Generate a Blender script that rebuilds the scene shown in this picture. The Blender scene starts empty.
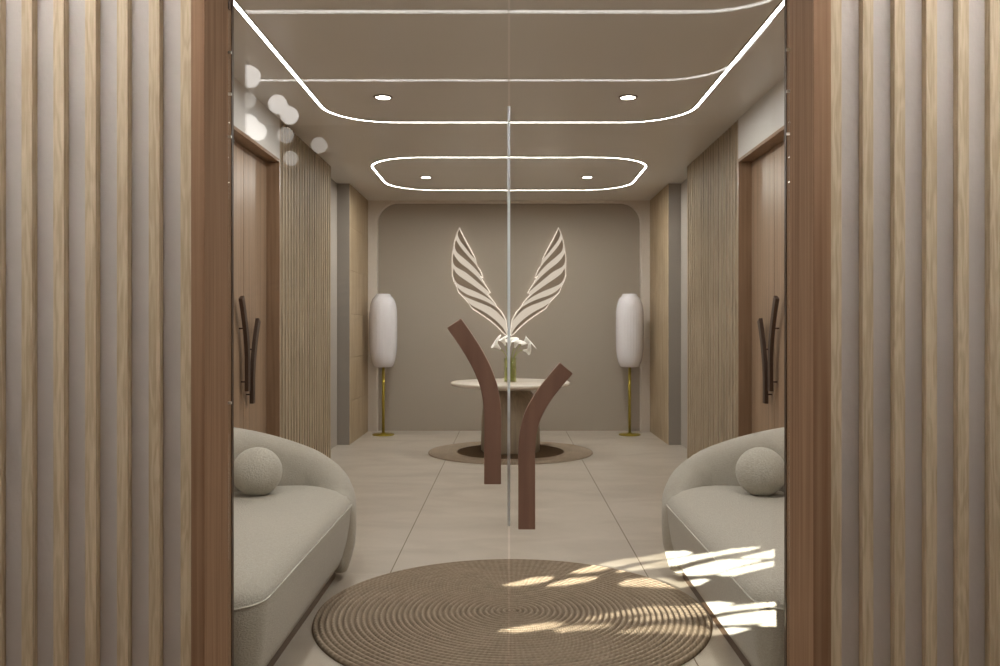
import bpy, bmesh, math, random
from mathutils import Vector, Matrix
random.seed(7)
SC = bpy.context.scene
COL = SC.collection
PI = math.pi

# ------------------------------------------------------------------ camera, world, sun, exposure
F = 865.0                       # focal length in pixels of the 1000 px wide frame
EYE = 1.2
cam_data = bpy.data.cameras.new('camera')
cam_data.sensor_width = 36.0
cam_data.lens = F * 36.0 / 1000.0
cam_data.shift_x = -0.009
cam_data.shift_y = -0.003
cam_data.clip_start = 0.05
cam = bpy.data.objects.new('camera', cam_data)
COL.objects.link(cam)
cam.location = (0, 0, EYE)
cam.rotation_euler = (PI / 2, 0, 0)
SC.camera = cam

SC.view_settings.view_transform = 'Standard'
SC.view_settings.look = 'None'
SC.view_settings.gamma = 1.0
SC.view_settings.use_curve_mapping = False
SC.view_settings.exposure = 0.53
SC.cycles.use_denoising = True
SC.cycles.max_bounces = 10
SC.cycles.diffuse_bounces = 6
SC.cycles.glossy_bounces = 4
SC.cycles.transparent_max_bounces = 12
SC.cycles.sample_clamp_indirect = 6.0
SC.cycles.caustics_reflective = False
SC.cycles.caustics_refractive = False

w = bpy.data.worlds.new('world')
SC.world = w
w.use_nodes = True
w.node_tree.nodes['Background'].inputs[0].default_value = (0.8, 0.85, 1.0, 1)
w.node_tree.nodes['Background'].inputs[1].default_value = 0.05

SUN_A, SUN_T = 0.4, 0.24        # sideways drift per metre of depth, tangent of the elevation
sun_dir = Vector((SUN_A, 1.0, -SUN_T * math.sqrt(1 + SUN_A ** 2))).normalized()
sun_data = bpy.data.lights.new('sun', 'SUN')
sun_data.energy = 20.0
sun_data.angle = 0.002
sun_data.color = (1.0, 0.93, 0.8)
sun = bpy.data.objects.new('sun', sun_data)
COL.objects.link(sun)
sun.rotation_euler = sun_dir.to_track_quat('-Z', 'Y').to_euler()
sun.location = (-4, -6, 6)

LED_IN = 15.0                   # radiance of the light strips of the room
LED_OUT = 9.0                  # of the strips of the lobby outside
LED_COL = (1.0, 0.975, 0.935)
DOWN = 11.0                     # power of each recessed downlight
GLOBE = 5.6

# ------------------------------------------------------------------ materials
def lin(r, g, b):
    f = lambda c: (c / 255 / 12.92) if c <= 10 else ((c / 255 + 0.055) / 1.055) ** 2.4
    return (f(r), f(g), f(b), 1)

def new_mat(name):
    m = bpy.data.materials.new(name)
    m.use_nodes = True
    nt = m.node_tree
    nt.nodes.clear()
    out = nt.nodes.new('ShaderNodeOutputMaterial')
    return m, nt, out

def N(nt, kind, **kw):
    n = nt.nodes.new(kind)
    for k, v in kw.items():
        setattr(n, k, v)
    return n

def principled(name, col, rough=0.5, metal=0.0, spec=0.5, noise=None, bump=None, coat=0.0):
    """noise = (scale xyz, amount, detail); bump = (scale xyz, strength, distance)"""
    m, nt, out = new_mat(name)
    p = N(nt, 'ShaderNodeBsdfPrincipled')
    nt.links.new(p.outputs[0], out.inputs[0])
    p.inputs['Base Color'].default_value = col
    p.inputs['Roughness'].default_value = rough
    p.inputs['Metallic'].default_value = metal
    p.inputs['Specular IOR Level'].default_value = spec
    p.inputs['Coat Weight'].default_value = coat
    tc = N(nt, 'ShaderNodeTexCoord')
    if noise:
        sc, amt, det = noise
        mp = N(nt, 'ShaderNodeMapping'); mp.inputs['Scale'].default_value = sc
        nt.links.new(tc.outputs['Object'], mp.inputs[0])
        nz = N(nt, 'ShaderNodeTexNoise'); nz.inputs['Scale'].default_value = 1; nz.inputs['Detail'].default_value = det
        nt.links.new(mp.outputs[0], nz.inputs[0])
        rp = N(nt, 'ShaderNodeValToRGB')
        rp.color_ramp.elements[0].position = 0.3; rp.color_ramp.elements[1].position = 0.7
        lo = tuple(c * (1 - amt) for c in col[:3]) + (1,)
        hi = tuple(min(1, c * (1 + amt)) for c in col[:3]) + (1,)
        rp.color_ramp.elements[0].color = lo; rp.color_ramp.elements[1].color = hi
        nt.links.new(nz.outputs[0], rp.inputs[0])
        nt.links.new(rp.outputs[0], p.inputs['Base Color'])
    if bump:
        sc, st, dist = bump
        mp = N(nt, 'ShaderNodeMapping'); mp.inputs['Scale'].default_value = sc
        nt.links.new(tc.outputs['Object'], mp.inputs[0])
        nz = N(nt, 'ShaderNodeTexNoise'); nz.inputs['Scale'].default_value = 1; nz.inputs['Detail'].default_value = 4
        nt.links.new(mp.outputs[0], nz.inputs[0])
        b = N(nt, 'ShaderNodeBump'); b.inputs['Strength'].default_value = st; b.inputs['Distance'].default_value = dist
        nt.links.new(nz.outputs[0], b.inputs['Height'])
        nt.links.new(b.outputs[0], p.inputs['Normal'])
    return m

def wood(name, dark, light, across=60.0, along=1.6, rough=0.45, island=0.0, cathedral=0.35):
    """timber with the grain along Z"""
    m, nt, out = new_mat(name)
    p = N(nt, 'ShaderNodeBsdfPrincipled')
    nt.links.new(p.outputs[0], out.inputs[0])
    p.inputs['Roughness'].default_value = rough
    p.inputs['Specular IOR Level'].default_value = 0.35
    tc = N(nt, 'ShaderNodeTexCoord')
    geo = N(nt, 'ShaderNodeNewGeometry')
    off = N(nt, 'ShaderNodeVectorMath', operation='SCALE')
    cx = N(nt, 'ShaderNodeCombineXYZ')
    for i in range(3):
        nt.links.new(geo.outputs['Random Per Island'], cx.inputs[i])
    nt.links.new(cx.outputs[0], off.inputs[0]); off.inputs['Scale'].default_value = 13.0
    add = N(nt, 'ShaderNodeVectorMath', operation='ADD')
    nt.links.new(tc.outputs['Object'], add.inputs[0]); nt.links.new(off.outputs[0], add.inputs[1])
    mp = N(nt, 'ShaderNodeMapping'); mp.inputs['Scale'].default_value = (across, across, along)
    nt.links.new(add.outputs[0], mp.inputs[0])
    n1 = N(nt, 'ShaderNodeTexNoise'); n1.inputs['Scale'].default_value = 1; n1.inputs['Detail'].default_value = 6
    n1.inputs['Distortion'].default_value = 0.6
    nt.links.new(mp.outputs[0], n1.inputs[0])
    mp2 = N(nt, 'ShaderNodeMapping'); mp2.inputs['Scale'].default_value = (across * .16, across * .16, along * .55)
    nt.links.new(add.outputs[0], mp2.inputs[0])
    n2 = N(nt, 'ShaderNodeTexNoise'); n2.inputs['Scale'].default_value = 1; n2.inputs['Detail'].default_value = 3
    nt.links.new(mp2.outputs[0], n2.inputs[0])
    sn = N(nt, 'ShaderNodeMath', operation='MULTIPLY'); sn.inputs[1].default_value = 42.0
    nt.links.new(n2.outputs[0], sn.inputs[0])
    s2 = N(nt, 'ShaderNodeMath', operation='SINE'); nt.links.new(sn.outputs[0], s2.inputs[0])
    s3 = N(nt, 'ShaderNodeMath', operation='MULTIPLY'); s3.inputs[1].default_value = cathedral * .28
    nt.links.new(s2.outputs[0], s3.inputs[0])
    a2 = N(nt, 'ShaderNodeMath', operation='ADD')
    nt.links.new(n1.outputs[0], a2.inputs[0]); nt.links.new(s3.outputs[0], a2.inputs[1])
    rp = N(nt, 'ShaderNodeValToRGB')
    rp.color_ramp.elements[0].position = 0.28; rp.color_ramp.elements[1].position = 0.72
    rp.color_ramp.elements[0].color = dark; rp.color_ramp.elements[1].color = light
    nt.links.new(a2.outputs[0], rp.inputs[0])
    hs = N(nt, 'ShaderNodeHueSaturation')
    nt.links.new(rp.outputs[0], hs.inputs['Color'])
    mr = N(nt, 'ShaderNodeMapRange'); mr.inputs[3].default_value = 1 - island; mr.inputs[4].default_value = 1 + island
    nt.links.new(geo.outputs['Random Per Island'], mr.inputs[0])
    nt.links.new(mr.outputs[0], hs.inputs['Value'])
    nt.links.new(hs.outputs[0], p.inputs['Base Color'])
    b = N(nt, 'ShaderNodeBump'); b.inputs['Strength'].default_value = 0.15; b.inputs['Distance'].default_value = 0.002
    nt.links.new(n1.outputs[0], b.inputs['Height']); nt.links.new(b.outputs[0], p.inputs['Normal'])
    return m

def emit(name, col, strength):
    m, nt, out = new_mat(name)
    e = N(nt, 'ShaderNodeEmission')
    e.inputs[0].default_value = tuple(col[:3]) + (1,)
    e.inputs[1].default_value = strength
    nt.links.new(e.outputs[0], out.inputs[0])
    return m

def thin_glass(name, tint=(0.95, 0.96, 0.95), base=0.04):
    """clear sheet: see-through, with the mirror reflection growing towards grazing angles"""
    m, nt, out = new_mat(name)
    lw = N(nt, 'ShaderNodeLayerWeight'); lw.inputs[0].default_value = 0.5
    pw = N(nt, 'ShaderNodeMath', operation='POWER'); pw.inputs[1].default_value = 5.0
    nt.links.new(lw.outputs['Facing'], pw.inputs[0])
    ma = N(nt, 'ShaderNodeMath', operation='MULTIPLY_ADD'); ma.inputs[1].default_value = 1 - base; ma.inputs[2].default_value = base
    nt.links.new(pw.outputs[0], ma.inputs[0])
    tr = N(nt, 'ShaderNodeBsdfTransparent'); tr.inputs[0].default_value = tuple(tint) + (1,)
    gl = N(nt, 'ShaderNodeBsdfGlossy'); gl.inputs['Roughness'].default_value = 0.0
    mx = N(nt, 'ShaderNodeMixShader')
    nt.links.new(ma.outputs[0], mx.inputs[0]); nt.links.new(tr.outputs[0], mx.inputs[1]); nt.links.new(gl.outputs[0], mx.inputs[2])
    nt.links.new(mx.outputs[0], out.inputs[0])
    return m

def rug_mat(name, c_lo, c_hi, pitch):
    m, nt, out = new_mat(name)
    p = N(nt, 'ShaderNodeBsdfPrincipled'); nt.links.new(p.outputs[0], out.inputs[0])
    p.inputs['Roughness'].default_value = 0.9; p.inputs['Specular IOR Level'].default_value = 0.1
    tc = N(nt, 'ShaderNodeTexCoord')
    sx = N(nt, 'ShaderNodeSeparateXYZ'); nt.links.new(tc.outputs['Object'], sx.inputs[0])
    an = N(nt, 'ShaderNodeMath', operation='ARCTAN2'); nt.links.new(sx.outputs[1], an.inputs[0]); nt.links.new(sx.outputs[0], an.inputs[1])
    ln = N(nt, 'ShaderNodeVectorMath', operation='LENGTH')
    cx = N(nt, 'ShaderNodeCombineXYZ'); nt.links.new(sx.outputs[0], cx.inputs[0]); nt.links.new(sx.outputs[1], cx.inputs[1])
    nt.links.new(cx.outputs[0], ln.inputs[0])
    am = N(nt, 'ShaderNodeMath', operation='MULTIPLY'); am.inputs[1].default_value = 150.0; nt.links.new(an.outputs[0], am.inputs[0])
    rm = N(nt, 'ShaderNodeMath', operation='MULTIPLY_ADD'); rm.inputs[1].default_value = 2 * PI / pitch * 1.0
    nt.links.new(ln.outputs['Value'], rm.inputs[0]); nt.links.new(am.outputs[0], rm.inputs[2])
    si = N(nt, 'ShaderNodeMath', operation='SINE'); nt.links.new(rm.outputs[0], si.inputs[0])
    # ring by ring tone
    rd = N(nt, 'ShaderNodeMath', operation='DIVIDE'); rd.inputs[1].default_value = pitch; nt.links.new(ln.outputs['Value'], rd.inputs[0])
    fl = N(nt, 'ShaderNodeMath', operation='FLOOR'); nt.links.new(rd.outputs[0], fl.inputs[0])
    a10 = N(nt, 'ShaderNodeMath', operation='MULTIPLY'); a10.inputs[1].default_value = 5.0; nt.links.new(an.outputs[0], a10.inputs[0])
    cv = N(nt, 'ShaderNodeCombineXYZ'); nt.links.new(fl.outputs[0], cv.inputs[0]); nt.links.new(a10.outputs[0], cv.inputs[1])
    nz = N(nt, 'ShaderNodeTexNoise'); nz.inputs['Scale'].default_value = 0.9; nz.inputs['Detail'].default_value = 5
    nt.links.new(cv.outputs[0], nz.inputs[0])
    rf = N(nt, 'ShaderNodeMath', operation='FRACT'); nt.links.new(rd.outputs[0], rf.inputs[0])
    rs = N(nt, 'ShaderNodeMath', operation='PINGPONG'); rs.inputs[1].default_value = 0.5; nt.links.new(rf.outputs[0], rs.inputs[0])  # painted shade: colour darkens into the valleys between braid rows
    fi = N(nt, 'ShaderNodeTexNoise'); fi.inputs['Scale'].default_value = 90; fi.inputs['Detail'].default_value = 3
    nt.links.new(tc.outputs['Object'], fi.inputs[0])
    s1 = N(nt, 'ShaderNodeMath', operation='MULTIPLY_ADD'); s1.inputs[1].default_value = 0.05
    nm = N(nt, 'ShaderNodeMath', operation='MULTIPLY_ADD'); nm.inputs[1].default_value = 0.35; nm.inputs[2].default_value = 0.1
    nt.links.new(nz.outputs[0], nm.inputs[0])
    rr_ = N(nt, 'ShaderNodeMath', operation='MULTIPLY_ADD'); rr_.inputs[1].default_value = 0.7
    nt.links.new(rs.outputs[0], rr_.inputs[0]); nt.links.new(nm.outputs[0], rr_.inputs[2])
    nt.links.new(si.outputs[0], s1.inputs[0]); nt.links.new(rr_.outputs[0], s1.inputs[2])
    s2 = N(nt, 'ShaderNodeMath', operation='MULTIPLY_ADD'); s2.inputs[1].default_value = 0.35
    nt.links.new(fi.outputs[0], s2.inputs[0]); nt.links.new(s1.outputs[0], s2.inputs[2])
    rp = N(nt, 'ShaderNodeValToRGB')
    rp.color_ramp.elements[0].position = 0.4; rp.color_ramp.elements[1].position = 0.95
    rp.color_ramp.elements[0].color = c_lo; rp.color_ramp.elements[1].color = c_hi
    nt.links.new(s2.outputs[0], rp.inputs[0]); nt.links.new(rp.outputs[0], p.inputs['Base Color'])
    b = N(nt, 'ShaderNodeBump'); b.inputs['Strength'].default_value = 0.4; b.inputs['Distance'].default_value = 0.003
    nt.links.new(si.outputs[0], b.inputs['Height']); nt.links.new(b.outputs[0], p.inputs['Normal'])
    return m

def floor_mat():
    m, nt, out = new_mat('porcelain_floor')
    p = N(nt, 'ShaderNodeBsdfPrincipled'); nt.links.new(p.outputs[0], out.inputs[0])
    tc = N(nt, 'ShaderNodeTexCoord')
    mp = N(nt, 'ShaderNodeMapping'); mp.inputs['Scale'].default_value = (0.8, 1.7, 1)
    nt.links.new(tc.outputs['Object'], mp.inputs[0])
    nz = N(nt, 'ShaderNodeTexNoise'); nz.inputs['Scale'].default_value = 1.6; nz.inputs['Detail'].default_value = 6
    nz.inputs['Distortion'].default_value = 1.2
    nt.links.new(mp.outputs[0], nz.inputs[0])
    rp = N(nt, 'ShaderNodeValToRGB'); rp.color_ramp.elements[0].position = 0.3; rp.color_ramp.elements[1].position = 0.72
    rp.color_ramp.elements[0].color = lin(168, 157, 144); rp.color_ramp.elements[1].color = lin(189, 179, 166)
    nt.links.new(nz.outputs[0], rp.inputs[0])
    nt.links.new(rp.outputs[0], p.inputs['Base Color'])
    p.inputs['Roughness'].default_value = 0.3
    p.inputs['Specular IOR Level'].default_value = 0.4
    n2 = N(nt, 'ShaderNodeTexNoise'); n2.inputs['Scale'].default_value = 9; n2.inputs['Detail'].default_value = 2
    nt.links.new(tc.outputs['Object'], n2.inputs[0])
    b = N(nt, 'ShaderNodeBump'); b.inputs['Strength'].default_value = 0.05; b.inputs['Distance'].default_value = 0.01
    nt.links.new(n2.outputs[0], b.inputs['Height']); nt.links.new(b.outputs[0], p.inputs['Normal'])
    return m

def fabric_mat(name, col, scale=210.0, strength=0.9):
    m, nt, out = new_mat(name)
    p = N(nt, 'ShaderNodeBsdfPrincipled'); nt.links.new(p.outputs[0], out.inputs[0])
    p.inputs['Roughness'].default_value = 0.95; p.inputs['Specular IOR Level'].default_value = 0.15
    p.inputs['Sheen Weight'].default_value = 0.25
    tc = N(nt, 'ShaderNodeTexCoord')
    mp = N(nt, 'ShaderNodeMapping'); mp.inputs['Scale'].default_value = (scale, scale * .35, scale)
    nt.links.new(tc.outputs['Object'], mp.inputs[0])
    nz = N(nt, 'ShaderNodeTexNoise'); nz.inputs['Scale'].default_value = 1; nz.inputs['Detail'].default_value = 2
    nt.links.new(mp.outputs[0], nz.inputs[0])
    rp = N(nt, 'ShaderNodeValToRGB'); rp.color_ramp.elements[0].position = 0.25; rp.color_ramp.elements[1].position = 0.75
    rp.color_ramp.elements[0].color = tuple(c * .87 for c in col[:3]) + (1,); rp.color_ramp.elements[1].color = tuple(min(1, c * 1.07) for c in col[:3]) + (1,)
    nt.links.new(nz.outputs[0], rp.inputs[0]); nt.links.new(rp.outputs[0], p.inputs['Base Color'])
    b = N(nt, 'ShaderNodeBump'); b.inputs['Strength'].default_value = strength; b.inputs['Distance'].default_value = 0.003
    nt.links.new(nz.outputs[0], b.inputs['Height']); nt.links.new(b.outputs[0], p.inputs['Normal'])
    return m

M = {}
M['oak'] = wood('light_oak', lin(182, 162, 133), lin(206, 188, 160), across=150, along=5.0, rough=0.55, island=0.05, cathedral=.5)
M['oak_in'] = wood('aged_oak', lin(148, 132, 113), lin(180, 163, 140), across=70, along=2.0, rough=0.6, island=0.05)
M['oak_panel'] = wood('oak_veneer', lin(156, 136, 110), lin(178, 158, 130), across=24, along=1.2, rough=0.5)
M['walnut'] = wood('walnut', lin(122, 96, 74), lin(148, 120, 96), across=34, along=0.9, rough=0.4, island=0.05, cathedral=.2)
M['jamb'] = wood('jamb_walnut', lin(132, 99, 73), lin(158, 125, 97), across=60, along=0.9, rough=0.75, island=0.0, cathedral=.2)
M['walnut_door'] = wood('walnut_veneer', lin(138, 114, 94), lin(164, 139, 116), across=26, along=0.5, rough=0.4, cathedral=.15)
M['handle'] = wood('dark_walnut', lin(122, 91, 76), lin(142, 109, 92), across=20, along=1.5, rough=0.45, cathedral=.1)
M['handle_dark'] = principled('smoked_bronze', lin(66, 48, 38), 0.4, 0.2)
M['plaster'] = principled('grey_plaster', lin(196, 188, 183), 0.7, spec=0.3, noise=((4, 4, 3), .07, 6), bump=((45, 45, 32), .35, .004))
M['alcove'] = principled('grey_alcove_paint', lin(166, 158, 150), 0.7, spec=.3, bump=((20, 20, 20), .08, .002))
M['cheek'] = principled('dark_grey_paint', lin(142, 134, 126), 0.7, spec=.3)  # alcove paint again, with the cheek's shade put into the colour
M['white_paint'] = principled('white_paint', lin(206, 203, 200), 0.6, spec=.3)
M['ceiling'] = principled('satin_ceiling_lacquer', lin(208, 202, 195), 0.3, spec=0.4, bump=((14, 5, 5), .05, .01))
M['back_wall'] = principled('taupe_wall_paint', lin(162, 151, 139), 0.65, spec=.3, bump=((30, 30, 30), .05, .002))
M['frame_wall'] = principled('pale_wall_paint', lin(208, 198, 187), 0.6, spec=.3)
M['wall_plain'] = principled('beige_wall_paint', lin(190, 178, 165), 0.7, spec=.3)
M['wall_lobby'] = principled('umber_wall_paint', lin(104, 90, 76), 0.7, spec=.3)
M['floor'] = floor_mat()
M['paving'] = principled('dark_stone_paving', lin(138, 122, 104), 0.5, noise=((6, 6, 6), .15, 5))
M['joint'] = principled('tile_grout', lin(112, 98, 82), 0.8, spec=.2)
M['glass'] = thin_glass('clear_glass')
M['vase_glass'] = thin_glass('green_glass', (0.91, 0.93, 0.74), 0.05)
M['seal'] = principled('clear_edge_seal', lin(236, 243, 246), 0.25, spec=0.6)  # pale colour paints the bright refraction of the glass edges
M['steel'] = principled('brushed_steel', lin(235, 228, 220), 0.25, 1.0)
M['clip'] = principled('white_clip', lin(246, 242, 236), 0.3)
M['dark_metal'] = principled('dark_metal', lin(60, 34, 32), 0.4, 0.3)
M['led'] = emit('led_diffuser', LED_COL, LED_IN)
M['led_far'] = emit('led_diffuser_far', LED_COL, LED_IN * 2.4)
M['led_out'] = emit('led_diffuser_lobby', LED_COL, LED_OUT)
M['wash'] = emit('wall_wash_diffuser', LED_COL, 122.0)
M['lens'] = emit('downlight_lens', (1, .93, .84), 18.0)
M['globe'] = emit('globe_glow', (1, .95, .91), GLOBE)
M['globe_dim'] = emit('dimmed_globe_glow', (1, .94, .88), GLOBE * .45)
M['ring'] = principled('downlight_ring', lin(120, 110, 100), 0.4, .3)
M['channel'] = principled('aluminium_channel', lin(150, 142, 132), 0.4, .6)
M['brass'] = principled('brass', lin(160, 142, 52), 0.4, 0.7)
M['shade'] = principled('opal_glass', lin(214, 210, 213), 0.10, spec=.6, coat=.3)
M['stone'] = principled('pale_marble', lin(216, 206, 194), 0.25, spec=.5, noise=((5, 5, 5), .07, 6))
M['pedestal'] = wood('pedestal_oak', lin(142, 128, 110), lin(164, 148, 128), across=36, along=1.0, rough=.5)
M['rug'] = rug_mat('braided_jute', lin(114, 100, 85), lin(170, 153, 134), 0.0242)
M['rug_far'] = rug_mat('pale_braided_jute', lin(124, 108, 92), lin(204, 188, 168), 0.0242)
M['rug_dark'] = principled('dark_woven_rug', lin(86, 68, 50), .9, spec=.1, noise=((90, 90, 90), .15, 3))
M['fabric'] = fabric_mat('oatmeal_boucle', lin(180, 174, 163))
M['cushion'] = fabric_mat('pale_boucle', lin(188, 183, 172), 140)
M['plinth'] = principled('dark_timber_plinth', lin(84, 64, 48), .5)
M['feather'] = principled('taupe_feather', lin(132, 116, 99), .6)
M['wing_glow'] = emit('wing_light_panel', (1.0, .84, .69), 0.53)
M['wing_halo'] = emit('wing_led_edge', (1.0, .88, .76), 2.2)
M['petal'] = principled('lily_white', lin(250, 249, 244), .45, spec=.4)
M['stem'] = principled('stem_green', lin(140, 146, 64), .5)
M['spadix'] = principled('spadix_yellow', lin(208, 180, 80), .6)
M['cord'] = principled('pendant_cord', lin(150, 140, 128), .6)
M['water'] = thin_glass('vase_water', (0.95, 0.96, 0.84), 0.02)

# ------------------------------------------------------------------ mesh helpers
def link(o, parent=None):
    COL.objects.link(o)
    if parent is not None:
        o.parent = parent
    return o

def obj(name, bm, mat, parent=None, smooth=False, bevel=0.0, subsurf=0, recalc=True):
    if recalc:
        bmesh.ops.recalc_face_normals(bm, faces=bm.faces)
    me = bpy.data.meshes.new(name)
    bm.to_mesh(me); bm.free()
    if mat is not None:
        me.materials.append(mat)
    if smooth:
        for p in me.polygons: p.use_smooth = True
    o = bpy.data.objects.new(name, me)
    link(o, parent)
    if bevel > 0:
        md = o.modifiers.new('edge', 'BEVEL'); md.width = bevel; md.segments = 2; md.limit_method = 'ANGLE'
        md.angle_limit = math.radians(40)
    if subsurf:
        md = o.modifiers.new('smooth', 'SUBSURF'); md.levels = subsurf; md.render_levels = subsurf
    return o

def empty(name, loc=(0, 0, 0), rz=0):
    o = bpy.data.objects.new(name, None)
    o.empty_display_size = 0.1
    o.location = loc; o.rotation_euler = (0, 0, rz)
    return link(o)

def tag(o, label, cat, group=None, kind=None):
    o['label'] = label; o['category'] = cat
    if group: o['group'] = group
    if kind: o['kind'] = kind
    return o

def box(bm, x0, x1, y0, y1, z0, z1):
    x0, x1 = min(x0, x1), max(x0, x1); y0, y1 = min(y0, y1), max(y0, y1)
    vs = [bm.verts.new((x, y, z)) for z in (z0, z1) for x, y in ((x0, y0), (x1, y0), (x1, y1), (x0, y1))]
    for f in ((3, 2, 1, 0), (4, 5, 6, 7), (0, 1, 5, 4), (1, 2, 6, 5), (2, 3, 7, 6), (3, 0, 4, 7)):
        bm.faces.new([vs[i] for i in f])

def BX(*args):
    bm = bmesh.new(); box(bm, *args); return bm

def lathe(bm, prof, n=48, ripple=0.0, k=0):
    """profile [(r, z)], closed top and bottom when r == 0"""
    rings = []
    for r, z in prof:
        if r <= 1e-6:
            rings.append([bm.verts.new((0, 0, z))])
        else:
            ring = []
            for i in range(n):
                a = 2 * PI * i / n
                rr = r * (1 + ripple * math.cos(k * a))
                ring.append(bm.verts.new((rr * math.cos(a), rr * math.sin(a), z)))
            rings.append(ring)
    for a, b in zip(rings, rings[1:]):
        for i in range(n):
            j = (i + 1) % n
            if len(a) == 1 and len(b) == 1: continue
            if len(a) == 1: bm.faces.new((a[0], b[i], b[j]))
            elif len(b) == 1: bm.faces.new((a[i], b[0], a[j]))
            else: bm.faces.new((a[i], b[i], b[j], a[j]))

def catmull(pts, per=8):
    pts = [Vector(p) for p in pts]
    ext = [pts[0] * 2 - pts[1]] + pts + [pts[-1] * 2 - pts[-2]]
    out = []
    for i in range(1, len(ext) - 2):
        p0, p1, p2, p3 = ext[i - 1:i + 3]
        for s in range(per):
            t = s / per
            out.append(0.5 * ((2 * p1) + (p2 - p0) * t + (2 * p0 - 5 * p1 + 4 * p2 - p3) * t * t + (3 * p1 - p0 - 3 * p2 + p3) * t ** 3))
    out.append(pts[-1].copy())
    return out

def tube(bm, pts, r, n=8, closed=False):
    pts = [Vector(p) for p in pts]
    m = len(pts); rings = []
    up = Vector((0.13, 0.27, 0.95)).normalized()
    for i, p in enumerate(pts):
        if closed: t = pts[(i + 1) % m] - pts[i - 1]
        else: t = pts[min(i + 1, m - 1)] - pts[max(i - 1, 0)]
        t.normalize()
        a = t.cross(up)
        if a.length < 1e-4: a = t.cross(Vector((1, 0, 0)))
        a.normalize(); b = t.cross(a)
        rr = r(i / (m - 1)) if callable(r) else r
        rings.append([bm.verts.new(p + a * rr * math.cos(2 * PI * k / n) + b * rr * math.sin(2 * PI * k / n)) for k in range(n)])
    prs = list(zip(rings, rings[1:])) + ([(rings[-1], rings[0])] if closed else [])
    for A, B in prs:
        for k in range(n):
            bm.faces.new((A[k], A[(k + 1) % n], B[(k + 1) % n], B[k]))
    if not closed:
        bm.faces.new(rings[0]); bm.faces.new(rings[-1])

def prism(bm, poly, axis, a0, a1):
    """2-D polygon extruded: axis 'y' -> poly in XZ, 'z' -> poly in XY"""
    def P(u, v, a): return (u, a, v) if axis == 'y' else ((u, v, a) if axis == 'z' else (a, u, v))
    A = [bm.verts.new(P(u, v, a0)) for u, v in poly]
    B = [bm.verts.new(P(u, v, a1)) for u, v in poly]
    n = len(poly)
    fs = [bm.faces.new(A), bm.faces.new(B)]
    for i in range(n):
        j = (i + 1) % n
        bm.faces.new((A[i], A[j], B[j], B[i]))
    bmesh.ops.triangulate(bm, faces=fs)

def ribbon(path, width):
    """flat board outline along a 2-D path"""
    L, R = [], []
    for i, p in enumerate(path):
        t = path[min(i + 1, len(path) - 1)] - path[max(i - 1, 0)]
        t.normalize(); nrm = Vector((-t.y, t.x))
        L.append(p + nrm * width / 2); R.append(p - nrm * width / 2)
    return L, R

def board(bm, path, width, y0, y1):
    L, R = ribbon(path, width)
    q = []
    for l, r in zip(L, R):
        q.append([bm.verts.new((l.x, y0, l.y)), bm.verts.new((r.x, y0, r.y)), bm.verts.new((r.x, y1, r.y)), bm.verts.new((l.x, y1, l.y))])
    for a, b in zip(q, q[1:]):
        for k in range(4):
            bm.faces.new((a[k], a[(k + 1) % 4], b[(k + 1) % 4], b[k]))
    bm.faces.new(q[0]); bm.faces.new(q[-1])

def rrect(x0, x1, y0, y1, r, seg=12, rn=None):
    pts = []; R = r
    rn = r if rn is None else rn
    for cx, cy, a0, r in ((x1 - R, y1 - R, 0, R), (x0 + R, y1 - R, PI / 2, R), (x0 + rn, y0 + rn, PI, rn), (x1 - rn, y0 + rn, 1.5 * PI, rn)):
        for i in range(seg + 1):
            a = a0 + PI / 2 * i / seg
            pts.append((cx + r * math.cos(a), cy + r * math.sin(a)))
    return pts

# ------------------------------------------------------------------ the setting
H = 2.73            # ceiling height
W = 1.665           # half width of the corridor
YF, YI = 2.30, 2.53  # outer and inner face of the front wall
YB = 10.22          # back wall
YG = 2.48            # plane of the glass doors
LX, LY = 3.2, -1.5   # half width and back of the lobby outside
OX = 0.809           # half width of the doorway
HD = 2.45           # height of the doorway
def structure(o, label, cat='wall'):
    return tag(o, label, cat, kind='structure')

fl = obj('floor', BX(-LX - .2, LX + .2, LY - .2, YB + .4, -0.1, 0.0), M['floor'])
structure(fl, 'beige polished porcelain tile floor of the long entrance room', 'floor')
for xj in (-0.586, 0.676):
    obj('tile_joint', BX(xj - .002, xj + .002, YI, YB + .07, -0.004, 0.0006), M['joint'], fl)
obj('lobby_paving', BX(-LX, LX, LY, YF, -0.02, 0.001), M['paving'], fl)['label'] = 'dark stone paving outside the doors'  # dark floor out of view, added to dim the bounce onto the front wall
ce = obj('ceiling', BX(-LX - .2, LX + .2, LY - .2, YB + .4, H, H + .12), M['ceiling'])
structure(ce, 'satin taupe ceiling with light strips set into it', 'ceiling')

# back wall: deep taupe panel inside a pale frame with rounded upper corners
wb = empty('wall_back', (0, YB, 0))
structure(wb, 'taupe end wall inside a pale frame with rounded upper corners')
obj('recessed_panel', BX(-W - .2, W + .2, .08, .3, 0, H), M['back_wall'], wb)
nx, nz, nr = 1.556, 2.704, 0.24
arch = lambda nx_, nz_, r_: [(-nx_, 0)] + [(-nx_ + r_ - r_ * math.cos(PI / 2 * i / 14), nz_ - r_ + r_ * math.sin(PI / 2 * i / 14)) for i in range(15)]
def whole(nx_, nz_, r_):
    half = arch(nx_, nz_, r_)
    return half + [(-x, z) for x, z in reversed(half)]
outer = [(-W - .05, 0)] + [(-W - .05, z) if i < 8 else (x, H) for i, (x, z) in enumerate(arch(nx, nz, nr)[1:])]
outer[8] = (-W - .05, H)
outer = outer + [(-x, z) for x, z in reversed(outer)]
bm = bmesh.new()
lay = [[bm.verts.new((x, y, z)) for x, z in pts] for pts, y in ((outer, 0), (whole(nx + .012, nz + .012, nr + .012), 0), (whole(nx + .004, nz + .004, nr + .004), .004), (whole(nx, nz, nr), .014), (whole(nx, nz, nr), .082))]
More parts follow.
